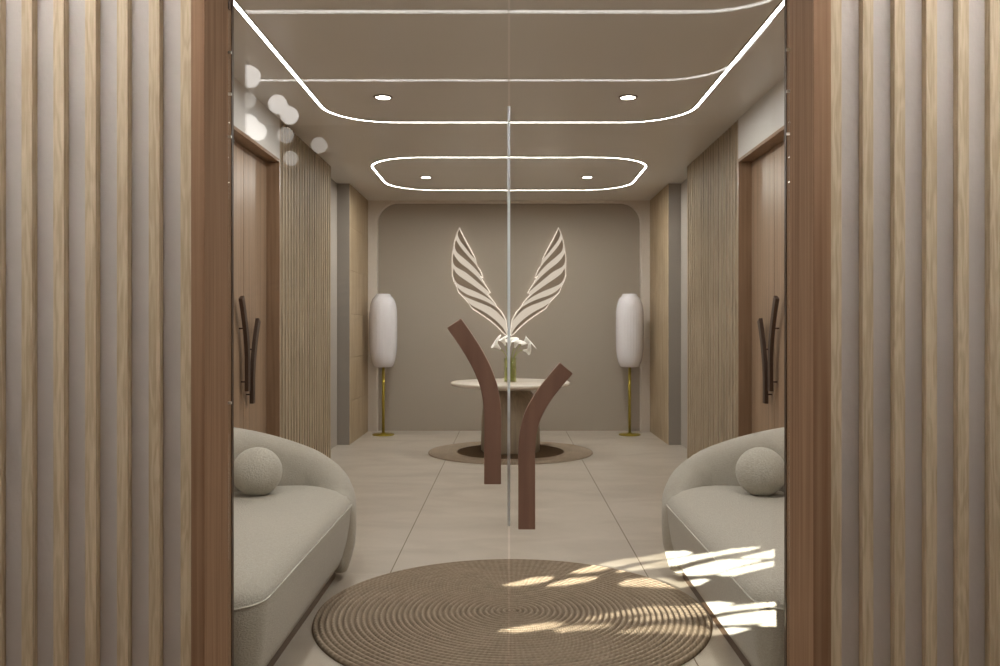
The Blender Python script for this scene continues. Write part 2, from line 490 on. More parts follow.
for A, B in zip(lay, lay[1:]):
    for i in range(len(A) - 1):
        bm.faces.new((A[i], A[i + 1], B[i + 1], B[i]))
obj('arched_surround', bm, M['frame_wall'], wb)

PITCH, SW, SD = 0.0846, 0.029, 0.026
D0, D1, DH = 4.40, 6.28, 2.415      # side doorway
A0, A1 = 8.09, 9.03                 # alcove
for s, side in ((-1, 'left'), (1, 'right')):
    # side wall: solid backing, grey alcove, white panel over the door, slats, plain veneer at the end
    bm = bmesh.new()
    box(bm, s * (W + .13), s * (W + .3), YI, YB + .3, 0, H)                 # backing and alcove rear
    wl = obj('wall_' + side, bm, M['alcove'])
    structure(wl, 'side wall on the %s with slats, a timber doorway and a grey alcove' % side)
    obj('alcove_cheek', BX(s * W, s * (W + .14), A1, A1 + .018, 0, H), M['cheek'], wl)
    obj('plain_panel', BX(s * W, s * (W + .14), YI, D0, 0, H), M['wall_plain'], wl)
    obj('white_header', BX(s * W, s * (W + .13), D0, D1, DH + .02, H), M['white_paint'], wl)
    obj('cladding_base', BX(s * (W + .02), s * (W + .13), D1, A0, 0, H), M['oak_panel'], wl)
    bm = bmesh.new()
    y = D1 + .0
    while y < A0 - .01:
        box(bm, s * W, s * (W + .02), y, min(y + .046, A0), 0, H)
        y += 0.088
    box(bm, s * W, s * (W + .13), A0 - .012, A0, 0, H)
    obj('slat_cladding', bm, M['oak_in'], wl)
    if s < 0:
        bm = bmesh.new()
        zz = [0, .45, .91, 1.37, 1.83, 2.29, H]
        for a, b in zip(zz, zz[1:]):
            box(bm, s * W, s * (W + .13), A1 + .018, YB + .01, a + .0015, b - .0015)
        obj('veneer_panel', bm, M['oak_panel'], wl)
    else:
        bm = bmesh.new()
        box(bm, s * (W + .012), s * (W + .13), A1 + .018, YB + .01, 0, H)
        y = A1 + .018
        while y < YB - .02:
            box(bm, s * W, s * (W + .012), y, y + .10, 0, H)
            y += .112
        obj('veneer_panel', bm, M['oak_panel'], wl)
    obj('alcove_edge', BX(s * W, s * (W - .004), A1, A1 + .02, 0, H), M['oak'], wl)
    # timber lining of the side doorway
    bm = bmesh.new()
    box(bm, s * (W - .004), s * (W + .13), D1 - .022, D1, 0, DH)
    box(bm, s * (W - .004), s * (W + .13), D0, D0 + .022, 0, DH)
    box(bm, s * (W - .004), s * (W + .13), D0, D1, DH, DH + .022)
    tr = obj('trim_' + ('3' if s < 0 else '4'), bm, M['walnut'])
    structure(tr, 'walnut lining around the double door in the %s side wall' % side, 'door trim')
    seam = 5.72
    for k, (a, b) in enumerate(((D0 + .024, seam - .003), (seam + .003, D1 - .024))):
        d = empty('door_%d' % (3 + k + (0 if s < 0 else 2)), (s * (W + .09), (a + b) / 2, 0))
        structure(d, '%s timber door leaf in the %s side wall with a curved dark pull' % (('nearer', 'farther')[k], side), 'door')
        obj('door_panel', BX(0, s * .038, a - (a + b) / 2, b - (a + b) / 2, .006, DH - .004), M['walnut_door'], d)
        top, bot, bend = ((1.41, .80, -.13), (1.27, .71, .13))[k]
        cy = seam - (a + b) / 2 + (-.055, .055)[k]
        pts = [(cy + bend, top), (cy + bend * .62, top - .10), (cy + bend * .22, top - .24), (cy + bend * .03, top - .36), (cy, bot + .12), (cy, bot)]
        path = catmull([(p[0], p[1]) for p in pts], 6)
        bm = bmesh.new(); board(bm, path, .05, -.03, -.055)
        # board() lies in XZ: turn it into the door's plane
        for v in bm.verts:
            x, yy, z = v.co
            v.co = Vector((s * yy, x, z))
        hd = obj('pull_handle', bm, M['handle_dark'], d, bevel=.003)
        bm = bmesh.new()
        for z in (bot + .06, top - .2):
            yy = min(path, key=lambda p: abs(p.y - z)).x
            tube(bm, [(0, yy, z), (-s * .032, yy, z)], .005, 10)
        obj('standoff', bm, M['dark_metal'], hd)

# front wall: grey plaster with oak slats on both sides of the doorway
JX = 0.845
for s, side, off in ((-1, 'left', 0.0), (1, 'right', 0.011)):
    bm = bmesh.new()
    box(bm, s * (JX - .0), s * (LX + .1), YF + SD, YI, 0, H)
    wf = obj('wall_front_' + side, bm, M['plaster'])
    structure(wf, 'grey plaster entrance wall with light oak slats on the %s of the glass doors' % side)
    bm = bmesh.new()
    for k in range(28):
        x = JX + off + k * PITCH
        box(bm, s * x, s * (x + SW), YF, YF + SD + .001, 0, H)
    obj('slat_cladding', bm, M['oak'], wf, bevel=.0012)
    # walnut jamb with its fixings
    bm = bmesh.new()
    box(bm, s * OX, s * (JX + off), YF - .002, YI + .004, 0, HD)
    tj = obj('trim_' + ('1' if s < 0 else '2'), bm, M['jamb'], bevel=.0015)
    structure(tj, 'walnut door jamb on the %s of the glass entrance doors' % side, 'door trim')
    zs = (2.0, 1.88, 1.757, .99) if s < 0 else (2.008, 1.888, 1.765)
    for z in zs:
        bm = BX(s * (OX + .002), s * (OX - .009), 2.490, 2.497, z - .0035, z + .0035)
        obj('glass_clip', bm, M['clip'], tj)
    if s < 0:
        obj('strike_plate', BX(s * (OX - .003), s * (OX + .01), 2.489, 2.505, 2.125, 2.30), M['dark_metal'], tj)
    obj('glazing_bead', BX(s * (OX - .002), s * (OX + .01), YI - .012, YI + .006, 0, HD), M['handle_dark'], tj)
bm = bmesh.new(); box(bm, -JX - .02, JX + .02, YF - .002, YI + .004, HD, HD + .04)
structure(obj('trim_5', bm, M['walnut']), 'walnut head board above the glass entrance doors', 'door trim')
wft = obj('wall_front_top', BX(-JX - .02, JX + .02, YF + SD, YI, HD + .04, H), M['plaster'])
structure(wft, 'grey plaster band above the glass entrance doors')

# glass door leaves with curved timber pulls
SG = F / (YG - .062)
def hx(u, v): return Vector(((410 + u / 2.895 - 509) / SG, EYE + (330 - (310 + v / 2.895)) / SG))
LEFT_PATH = catmull([hx(*p) for p in ((127, 38), (158, 82), (188, 130), (214, 182), (231, 235), (239, 295), (239.5, 360), (239, 430), (239, 505))], 6)
RIGHT_PATH = catmull([hx(*p) for p in ((453, 168), (418, 209), (384, 254), (357, 304), (343, 352), (338, 405), (338, 470), (338, 550), (338, 636))], 6)
for s, path, num in ((-1, LEFT_PATH, 1), (1, RIGHT_PATH, 2)):
    d = empty('door_%d' % num, (s * .404, YG, 0))
    structure(d, 'clear glass entrance door leaf with the %s curved timber pull' % ('higher, left' if s < 0 else 'lower, right'), 'door')
    obj('glass_pane', BX(s * .803 - s * .404, s * .003 - s * .404, -.005, .005, .006, HD - .004), M['glass'], d)
    bm = bmesh.new(); board(bm, path, .0475, -.062, -.036)
    for v in bm.verts: v.co.x -= s * .404
    h = obj('pull_handle', bm, M['handle'], d, bevel=.002)
    h['label'] = 'dark walnut pull bent outward at the top'
    bm = bmesh.new()
    for q in (path[-6], path[len(path) // 3]):
        tube(bm, [(q.x - s * .404, -.038, q.y), (q.x - s * .404, -.0045, q.y)], .009, 12)
    obj('standoff', bm, M['dark_metal'], h)
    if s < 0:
        obj('edge_seal', BX(.3995, .4075, -.0065, .0065, .64, 1.84), M['seal'], d)  # added strip standing for the refracted glint where the leaves meet

# lobby in front of the doors (behind and beside the camera)
lw_ = obj('wall_lobby_left', BX(-LX - .2, -LX, LY - .2, YI, 0, H), M['wall_lobby'])
structure(lw_, 'plain wall on the left of the outer lobby')
rw_ = obj('wall_lobby_right', BX(LX, LX + .2, LY - .2, YI, 0, H), M['wall_lobby'])
structure(rw_, 'plain wall on the right of the outer lobby')
# slits added to the unseen rear wall to shape the sun streaks
SLITS = [
    [(-2.241, 1.440), (-2.221, 1.447), (-2.200, 1.454), (-2.170, 1.464), (-2.146, 1.473), (-2.120, 1.475), (-2.087, 1.477), (-2.059, 1.479), (-2.033, 1.470), (-2.051, 1.456), (-2.084, 1.450), (-2.110, 1.444), (-2.145, 1.441), (-2.172, 1.438), (-2.203, 1.440)],
    [(-2.032, 1.437), (-2.019, 1.446), (-2.005, 1.454), (-1.980, 1.462), (-1.960, 1.470), (-1.931, 1.472), (-1.902, 1.474), (-1.872, 1.475), (-1.830, 1.479), (-1.832, 1.466), (-1.853, 1.458), (-1.874, 1.451), (-1.905, 1.446), (-1.940, 1.440), (-1.972, 1.439), (-2.002, 1.438)],
    [(-1.994, 1.495), (-1.973, 1.505), (-1.953, 1.516), (-1.925, 1.525), (-1.917, 1.533), (-1.888, 1.543), (-1.859, 1.550), (-1.829, 1.557), (-1.799, 1.564), (-1.758, 1.564), (-1.706, 1.574), (-1.670, 1.583), (-1.634, 1.592), (-1.476, 1.599), (-1.405, 1.599), (-1.331, 1.600), (-1.266, 1.591), (-1.335, 1.579), (-1.419, 1.572), (-1.480, 1.565), (-1.603, 1.555), (-1.632, 1.553), (-1.661, 1.550), (-1.690, 1.547), (-1.716, 1.542), (-1.743, 1.537), (-1.769, 1.532), (-1.811, 1.519), (-1.821, 1.513), (-1.844, 1.506), (-1.868, 1.499), (-1.906, 1.495), (-1.939, 1.492)],
    [(-1.778, 1.495), (-1.761, 1.509), (-1.729, 1.518), (-1.696, 1.527), (-1.662, 1.536), (-1.627, 1.545), (-1.593, 1.552), (-1.474, 1.561), (-1.407, 1.568), (-1.319, 1.577), (-1.247, 1.584), (-1.188, 1.588), (-1.139, 1.592), (-1.098, 1.595), (-1.069, 1.601), (-1.042, 1.606), (-1.015, 1.607), (-0.990, 1.609), (-0.965, 1.611), (-0.941, 1.612), (-0.917, 1.614), (-0.944, 1.606), (-0.973, 1.598), (-0.997, 1.594), (-1.023, 1.591), (-1.049, 1.587), (-1.079, 1.583), (-1.118, 1.577), (-1.166, 1.571), (-1.223, 1.564), (-1.278, 1.556), (-1.342, 1.546), (-1.427, 1.535), (-1.546, 1.519), (-1.580, 1.516), (-1.614, 1.514), (-1.647, 1.511), (-1.683, 1.504), (-1.717, 1.498), (-1.738, 1.497)],
    [(-1.705, 1.447), (-1.683, 1.466), (-1.653, 1.468), (-1.627, 1.470), (-1.596, 1.473), (-1.578, 1.471), (-1.545, 1.470), (-1.513, 1.470), (-1.474, 1.461), (-1.435, 1.452), (-1.397, 1.458), (-1.288, 1.475), (-1.220, 1.486), (-1.146, 1.490), (-1.227, 1.462), (-1.306, 1.447), (-1.386, 1.432), (-1.415, 1.427), (-1.445, 1.430), (-1.481, 1.432), (-1.511, 1.433), (-1.544, 1.433), (-1.573, 1.434), (-1.602, 1.435), (-1.632, 1.436), (-1.667, 1.436)],
    [(-1.499, 1.492), (-1.433, 1.506), (-1.351, 1.521), (-1.282, 1.534), (-1.225, 1.543), (-1.175, 1.550), (-1.130, 1.558), (-1.091, 1.564), (-1.059, 1.567), (-1.029, 1.569), (-0.998, 1.569), (-0.968, 1.569), (-0.940, 1.568), (-0.913, 1.568), (-0.923, 1.561), (-0.945, 1.556), (-0.969, 1.550), (-0.993, 1.544), (-1.021, 1.538), (-1.058, 1.527), (-1.111, 1.513), (-1.161, 1.507), (-1.218, 1.500), (-1.282, 1.495), (-1.366, 1.488), (-1.457, 1.480)],
    [(-1.111, 1.510), (-1.061, 1.524), (-1.021, 1.535), (-0.992, 1.541), (-0.968, 1.546), (-0.944, 1.551), (-0.921, 1.556), (-0.895, 1.560), (-0.870, 1.564), (-0.864, 1.547), (-0.884, 1.542), (-0.905, 1.537), (-0.926, 1.532), (-0.949, 1.527), (-0.974, 1.521), (-1.001, 1.514), (-1.031, 1.512), (-1.071, 1.508)],
    [(-1.004, 1.575), (-0.973, 1.581), (-0.944, 1.588), (-0.923, 1.593), (-0.902, 1.598), (-0.881, 1.604), (-0.871, 1.573), (-0.897, 1.571), (-0.926, 1.570), (-0.950, 1.570), (-0.976, 1.570)],
    [(-2.015, 1.284), (-1.996, 1.287), (-1.978, 1.290), (-1.953, 1.295), (-1.938, 1.297), (-1.917, 1.300), (-1.897, 1.303), (-1.875, 1.306), (-1.848, 1.309), (-1.829, 1.311), (-1.798, 1.309), (-1.768, 1.307), (-1.780, 1.300), (-1.787, 1.294), (-1.815, 1.290), (-1.838, 1.287), (-1.861, 1.284), (-1.885, 1.282), (-1.908, 1.280), (-1.933, 1.279), (-1.960, 1.281), (-1.987, 1.282)],
    [(-1.804, 1.287), (-1.784, 1.290), (-1.766, 1.294), (-1.741, 1.299), (-1.722, 1.300), (-1.695, 1.302), (-1.669, 1.304), (-1.642, 1.304), (-1.616, 1.305), (-1.589, 1.305), (-1.560, 1.301), (-1.583, 1.295), (-1.595, 1.292), (-1.622, 1.289), (-1.650, 1.286), (-1.673, 1.285), (-1.698, 1.284), (-1.727, 1.281), (-1.750, 1.280)],
    [(-1.741, 1.316), (-1.716, 1.322), (-1.697, 1.327), (-1.659, 1.334), (-1.632, 1.339), (-1.611, 1.342), (-1.573, 1.348), (-1.548, 1.351), (-1.554, 1.353), (-1.530, 1.356), (-1.499, 1.361), (-1.478, 1.363), (-1.448, 1.363), (-1.417, 1.363), (-1.387, 1.363), (-1.358, 1.363), (-1.330, 1.363), (-1.308, 1.367), (-1.280, 1.373), (-1.249, 1.379), (-1.155, 1.401), (-1.099, 1.412), (-1.048, 1.417), (-1.001, 1.421), (-1.039, 1.407), (-1.081, 1.391), (-1.130, 1.379), (-1.212, 1.355), (-1.244, 1.351), (-1.272, 1.348), (-1.302, 1.346), (-1.331, 1.343), (-1.349, 1.344), (-1.377, 1.342), (-1.405, 1.340), (-1.441, 1.337), (-1.462, 1.338), (-1.493, 1.336), (-1.530, 1.333), (-1.554, 1.331), (-1.596, 1.325), (-1.616, 1.322), (-1.639, 1.319), (-1.662, 1.315), (-1.688, 1.316), (-1.714, 1.316)],
    [(-1.562, 1.315), (-1.539, 1.318), (-1.519, 1.321), (-1.493, 1.325), (-1.464, 1.329), (-1.437, 1.333), (-1.411, 1.335), (-1.387, 1.338), (-1.368, 1.339), (-1.339, 1.343), (-1.310, 1.346), (-1.284, 1.349), (-1.264, 1.350), (-1.231, 1.354), (-1.142, 1.379), (-1.086, 1.394), (-1.039, 1.405), (-0.995, 1.415), (-0.956, 1.424), (-0.921, 1.432), (-0.892, 1.436), (-0.867, 1.438), (-0.842, 1.441), (-0.841, 1.429), (-0.862, 1.426), (-0.885, 1.422), (-0.908, 1.417), (-0.940, 1.411), (-0.976, 1.402), (-1.017, 1.391), (-1.061, 1.380), (-1.106, 1.366), (-1.183, 1.339), (-1.213, 1.333), (-1.236, 1.330), (-1.262, 1.328), (-1.287, 1.326), (-1.314, 1.324), (-1.340, 1.321), (-1.367, 1.319), (-1.393, 1.317), (-1.415, 1.316), (-1.438, 1.315), (-1.462, 1.314), (-1.486, 1.313), (-1.511, 1.314), (-1.536, 1.315)],
    [(-1.541, 1.280), (-1.514, 1.285), (-1.489, 1.290), (-1.476, 1.291), (-1.452, 1.295), (-1.428, 1.299), (-1.400, 1.300), (-1.363, 1.303), (-1.334, 1.304), (-1.306, 1.304), (-1.278, 1.300), (-1.236, 1.302), (-1.205, 1.294), (-1.174, 1.287), (-1.154, 1.285), (-1.089, 1.308), (-1.030, 1.330), (-0.990, 1.339), (-0.955, 1.346), (-0.923, 1.353), (-0.965, 1.334), (-1.013, 1.312), (-1.088, 1.279), (-1.130, 1.268), (-1.159, 1.266), (-1.175, 1.272), (-1.199, 1.272), (-1.224, 1.272), (-1.248, 1.272), (-1.275, 1.274), (-1.302, 1.275), (-1.329, 1.277), (-1.355, 1.278), (-1.382, 1.280), (-1.409, 1.278), (-1.436, 1.277), (-1.463, 1.276), (-1.489, 1.277), (-1.515, 1.278)],
    [(-1.218, 1.315), (-1.200, 1.317), (-1.140, 1.338), (-1.085, 1.357), (-1.042, 1.371), (-1.004, 1.383), (-0.968, 1.393), (-0.936, 1.402), (-0.908, 1.409), (-0.885, 1.412), (-0.862, 1.414), (-0.840, 1.416), (-0.840, 1.386), (-0.868, 1.380), (-0.897, 1.372), (-0.927, 1.366), (-0.966, 1.355), (-1.008, 1.344), (-1.057, 1.331), (-1.137, 1.304), (-1.180, 1.299)],
    [(-0.903, 1.366), (-0.874, 1.377), (-0.840, 1.386), (-0.840, 1.369), (-0.863, 1.367), (-0.886, 1.364)]]
def row_spans(z):
    """stretches of the slits along one horizontal line of the screen"""
    iv = []
    for sl in SLITS:
        xs = []
        for (x1, z1), (x2, z2) in zip(sl, sl[1:] + sl[:1]):
            if (z1 > z) != (z2 > z): xs.append(x1 + (z - z1) * (x2 - x1) / (z2 - z1))
        xs.sort()
        iv += list(zip(xs[::2], xs[1::2]))
    iv.sort(); out = []
    for p, q in iv:
        if out and p <= out[-1][1]: out[-1] = (out[-1][0], max(q, out[-1][1]))
        else: out.append((p, q))
    return out
bm = bmesh.new()
zlo = min(p[1] for sl in SLITS for p in sl) if SLITS else 1.2
zhi = max(p[1] for sl in SLITS for p in sl) if SLITS else 1.3
box(bm, -LX - .2, LX + .2, LY - .012, LY, 0, zlo); box(bm, -LX - .2, LX + .2, LY - .012, LY, zhi, H)
nrow = 130
for i in range(nrow):
    za, zb = zlo + (zhi - zlo) * i / nrow, zlo + (zhi - zlo) * (i + 1) / nrow
    x = -LX - .2
    for p, q in row_spans((za + zb) / 2) + [(LX + .2, None)]:
        if p - x > 1e-4: box(bm, x, p, LY - .002, LY, za, zb)
        x = q
rear = obj('wall_lobby_rear', bm, M['wall_lobby'], recalc=False)
structure(rear, 'rear wall of the outer lobby pierced by narrow leaf-shaped slits')

# ------------------------------------------------------------------ ceiling lights
def strip_closed(name, pts, width, mat, label, group=None):
    """flush light strip following a closed outline on the ceiling"""
    c = Vector((sum(p[0] for p in pts) / len(pts), sum(p[1] for p in pts) / len(pts)))
    root = empty(name, (c.x, c.y, H))
    n = len(pts)
    def ringbm(w0, w1, z0, z1):
        bm = bmesh.new(); Ls = []
        for i in range(n):
            t = Vector(pts[(i + 1) % n]) - Vector(pts[i - 1]); t.normalize()
            nr_ = Vector((t.y, -t.x)); p = Vector(pts[i]) - c
            a = p + nr_ * w0; b = p + nr_ * w1
            Ls.append([bm.verts.new((a.x, a.y, z0)), bm.verts.new((b.x, b.y, z0)), bm.verts.new((b.x, b.y, z1)), bm.verts.new((a.x, a.y, z1))])
        for i in range(n):
            A, B = Ls[i], Ls[(i + 1) % n]
            for k in range(4): bm.faces.new((A[k], A[(k + 1) % 4], B[(k + 1) % 4], B[k]))
        return bm
    obj('diffuser', ringbm(-width / 2, width / 2, -.003, .002), mat, root)
    obj('channel', ringbm(-width / 2 - .006, -width / 2, -.005, .002), M['channel'], root)
    obj('channel', ringbm(width / 2, width / 2 + .006, -.005, .002), M['channel'], root)
    tag(root, label, 'ceiling light', group)
    return root

def strip_open(name, pts, width, mat, label):
    root = empty(name, (pts[0][0], pts[0][1], H))
    path = [Vector(p) - Vector(pts[0]) for p in pts]
    L, R = ribbon(path, width)
    bm = bmesh.new()
    q = [[bm.verts.new((l.x, l.y, -.003)), bm.verts.new((r.x, r.y, -.003)), bm.verts.new((r.x, r.y, .002)), bm.verts.new((l.x, l.y, .002))] for l, r in zip(L, R)]
    for a, b in zip(q, q[1:]):
        for k in range(4): bm.faces.new((a[k], a[(k + 1) % 4], b[(k + 1) % 4], b[k]))
    bm.faces.new(q[0]); bm.faces.new(q[-1])
    obj('diffuser', bm, mat, root)
    for sgn in (-1, 1):
        ed = [p + ((l - p) * sgn).normalized() * (width / 2 + .003) for p, l in zip(path, L)]
        bm = bmesh.new(); tube(bm, [(p.x, p.y, -.002) for p in ed], .003, 6)
        obj('channel', bm, M['channel'], root)
    tag(root, label, 'ceiling light')
    return root

strip_closed('ceiling_light_strip', rrect(-1.283, 1.283, 2.75, 6.36, .45), .021, M['led'],
             'large glowing strip loop with rounded corners on the near half of the ceiling')
strip_closed('ceiling_light_strip', rrect(-1.283, 1.283, 7.65, 9.44, .5), .015, M['led_far'],
             'smaller glowing strip loop with rounded corners near the back wall')
def hook(y0, y1):
    r = .38
    arc = [(1.29 - r + r * math.sin(PI / 2 * i / 10), y0 + r - r * math.cos(PI / 2 * i / 10)) for i in range(11)]
    return [(-2.6, y0)] + arc + [(1.29, y1)]
strip_open('ceiling_light_strip', hook(-.33, .76), .03, M['led_out'],
           'lower of the two thin light lines mirrored across the top of the glass doors')
strip_open('ceiling_light_strip', hook(.81, 2.1), .03, M['led_out'],
           'upper of the two thin light lines mirrored across the top of the glass doors')

for sgx, side in ((-1, 'left'), (1, 'right')):  # unseen slots added to brighten the front wall from above
    root = empty('wall_washer', (sgx * 1.85, 1.7, H))
    obj('diffuser', BX(-1.25, 1.25, -.014, .014, -.003, .002), M['wash'], root)
    for sgn in (-1, 1):
        obj('channel', BX(-1.25, 1.25, sgn * .014, sgn * .022, -.006, .002), M['channel'], root)
    tag(root, 'straight light slot in the lobby ceiling washing down the slatted wall %s of the doors' % side, 'ceiling light')

for px, yy, lab in ((-.827, 5.68, 'round recessed downlight inside the large strip loop, on its left'),
                    (.782, 5.68, 'round recessed downlight inside the large strip loop, on its right'),
                    (-.83, 8.65, 'round recessed downlight inside the small far strip loop, on its left'),
                    (.782, 8.65, 'round recessed downlight inside the small far strip loop, on its right'),
                    (-.827, 2.95, 'round recessed downlight just inside the glass doors, over the left sofa'),  # last two downlights are out of view, added to light the sofas
                    (.782, 2.95, 'round recessed downlight just inside the glass doors, over the right sofa')):
    root = empty('recessed_downlight', (px, yy, H))
    bm = bmesh.new(); lathe(bm, [(.046, -.001), (.048, -.007), (.060, -.006), (.063, 0), (.046, 0)], 36)
    obj('trim_ring', bm, M['ring'], root, smooth=True)
    bm = bmesh.new(); lathe(bm, [(0, -.004), (.047, -.004), (.047, 0), (0, 0)], 36)
    obj('lens', bm, M['lens'], root)
    ld = bpy.data.lights.new('downlight_lamp', 'AREA'); ld.shape = 'DISK'; ld.size = .09
    ld.energy = DOWN * (1.45 if yy > 7 else 1.0); ld.color = LED_COL
    lo = link(bpy.data.objects.new('lamp', ld), root); lo.location = (0, 0, -.006)
    tag(root, lab, 'downlight', 'recessed downlights')

# globe pendants of the lobby: seen mirrored in the left door
GL = ((249, 76, 11, 'topmost white globe mirrored in the left glass door, cut by its edge'),
      (277.5, 104, 9.5, 'bright white globe mirrored in the left door, overlapping a duller one at its lower right'),
      (289, 115, 9, 'duller globe mirrored in the left door, tucked behind a brighter one at its upper left'),
      (247, 99, 8.5, 'small half-hidden globe mirrored at the left door edge, second from the top'),
      (248, 124, 10, 'bright globe mirrored over the white panel at the left door edge'),
      (257, 131, 9, 'duller globe overlapping a bright one on the white panel by the left door edge'),
      (285.5, 135, 8, 'globe mirrored beside the white panel, below the overlapping pair'),
      (290.5, 158, 7.4, 'lowest globe mirrored in the left door, over the slatted wall'),
      (319, 145, 8, 'globe mirrored in the left door farthest from the door jamb'))
RB = .055
for u, v, r, lab in GL:
    dm = F * RB / r
    x = (u - 509) / F * dm; z = EYE + (330 - v) / F * dm; y = 2 * (YG - .005) - dm
    root = empty('globe_pendant', (x, y, z))
    bm = bmesh.new(); lathe(bm, [(RB * math.sin(PI * i / 16), -RB * math.cos(PI * i / 16)) if 0 < i < 16 else (0, -RB if i == 0 else RB) for i in range(17)], 28)
    obj('globe', bm, M['globe_dim' if 'bright' not in lab and 'topmost' not in lab else 'globe'], root, smooth=True)
    bm = bmesh.new(); tube(bm, [(0, 0, RB - .002), (0, 0, H - z)], .0025, 6)
    obj('cord', bm, M['cord'], root)
    tag(root, lab, 'pendant lamp', 'globe pendants mirrored in the glass')

# ------------------------------------------------------------------ rugs
def braided(bm, r_in, r_out, pitch, h, seg=120):
    prof = []
    k = int(round((r_out - r_in) / pitch))
    pitch = (r_out - r_in) / k
    if r_in < 1e-6: prof.append((0.0, h))
    for i in range(k):
        r0 = r_in + i * pitch
        for f, z in ((.02, .2), (.12, .55), (.28, .9), (.5, 1.0), (.72, .9), (.88, .55)):
            if r0 + f * pitch > .003: prof.append((r0 + f * pitch, h * z))
    prof.append((r_out, .001)); prof.append((max(r_in, 0.0), .001) if r_in > 1e-6 else (0, .001))
    if r_in > 1e-6: prof.append(prof[0])
    lathe(bm, prof, seg)
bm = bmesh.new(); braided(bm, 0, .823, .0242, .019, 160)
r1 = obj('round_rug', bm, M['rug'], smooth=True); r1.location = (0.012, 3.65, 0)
tag(r1, 'large round braided jute rug between the two sofas', 'rug')
TX, TY = .015, 8.5
r2 = empty('round_rug', (TX, TY, 0))
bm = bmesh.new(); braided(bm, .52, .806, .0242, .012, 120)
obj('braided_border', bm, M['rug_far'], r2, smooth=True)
bm = bmesh.new(); lathe(bm, [(0, .001), (.523, .001), (.523, .012), (.517, .014), (0, .014)], 96)
obj('dark_center', bm, M['rug_dark'], r2)['label'] = 'dark brown woven middle'
tag(r2, 'round rug with dark centre and pale braided border under the round table', 'rug')

# ------------------------------------------------------------------ table, vase, lilies
tb = empty('round_table', (TX, TY, .014))
bm = bmesh.new(); lathe(bm, [(0, .612), (.34, .612), (.42, .622), (.555, .640), (.578, .647), (.587, .658), (.585, .671), (.572, .678), (0, .680)], 96)
obj('tabletop', bm, M['stone'], tb, smooth=True)
bm = bmesh.new(); lathe(bm, [(0, 0), (.278, 0), (.287, .012), (.288, .10), (.283, .25), (.274, .37), (.262, .45), (.243, .515), (.212, .57), (.185, .60), (.178, .613), (0, .613)], 80, .006, 20)
obj('pedestal', bm, M['pedestal'], tb, smooth=True)
tag(tb, 'round table with pale stone top on a bell-shaped pedestal', 'table')

VX, VY, VZ = .012, 8.42, .694
vs = empty('glass_vase', (VX, VY, VZ))
bm = bmesh.new(); lathe(bm, [(0, 0), (.057, 0), (.060, .004), (.060, .236), (.0565, .236), (.0565, .014), (0, .014)], 40)
obj('vessel', bm, M['vase_glass'], vs, smooth=True)
bm = bmesh.new(); lathe(bm, [(0, .0145), (.0562, .0145), (.0562, .15), (0, .15)], 40)
obj('water', bm, M['water'], vs)
bm = bmesh.new(); lathe(bm, [(.0565, 0.0), (.062, .0), (.062, .006), (.0565, .006)], 40)
obj('foot_ring', bm, M['steel'], vs)
tag(vs, 'tall cylindrical green glass vase on the round table', 'vase')

SV = F / VY
def vz(u, v): return ((475 + u / 9.52 - 509) / SV - VX, EYE + (330 - (325 + v / 9.52)) / SV - VZ)
def lily(u_mid, bend, tipdir, yoff, base, label, size=1.0, roll=0.0):
    """stem from the vase foot through the rim to bend, then a funnel bloom opening along tipdir"""
    root = empty('calla_lily', (VX, VY, VZ))
    b = Vector((bend[0], yoff, bend[1])); t = Vector(tipdir).normalized()
    rim = Vector((u_mid, yoff * .45, .24))
    rr = math.hypot(rim.x, rim.y)
    if rr > .045: rim.x *= .045 / rr; rim.y *= .045 / rr
    pts = catmull([Vector((base[0], base[1], .018)), rim * .5 + Vector((base[0], base[1], .02)) * .5, rim, rim * .35 + b * .65 + Vector((0, 0, .012)), b, b + t * .018], 6)
    bm = bmesh.new(); tube(bm, pts, lambda q: .0042 - .0008 * q, 8)
    obj('stem', bm, M['stem'], root, smooth=True)
    q = Vector((0, 0, 1)).rotation_difference(t).to_matrix() @ Matrix.Rotation(roll, 3, 'Z')
    bm = bmesh.new()
    nu, nv = 20, 12
    L = .088 * size
    rows = []
    for j in range(nv + 1):
        f = j / nv; row = []
        for i in range(nu):
            a = 2 * PI * i / nu
            c = (1 + math.cos(a)) / 2                     # 1 at the lip
            rad = (.0045 + .013 * f ** .8 + .020 * f ** 3) * size
            ln = L * f * (.62 + .38 * c ** 1.5)
            out = rad * (1 + .9 * c ** 3 * f ** 4)
            curl = -.016 * size * f ** 6 * c
            row.append(bm.verts.new(b + t * .012 + q @ Vector((out * math.cos(a), out * math.sin(a) * (1 - .25 * f * c), ln + curl))))
        rows.append(row)
    for A, B in zip(rows, rows[1:]):
        for i in range(nu): bm.faces.new((A[i], A[(i + 1) % nu], B[(i + 1) % nu], B[i]))
    sp = obj('spathe', bm, M['petal'], root, smooth=True)
    md = sp.modifiers.new('thick', 'SOLIDIFY'); md.thickness = .0012
    bm = bmesh.new(); tube(bm, [b + t * .014, b + t * .035, b + t * .052 * size], lambda k: .0035 - .0015 * k, 8)
    obj('spadix', bm, M['spadix'], root, smooth=True)
    tag(root, label, 'flower', 'calla lilies in the glass vase')

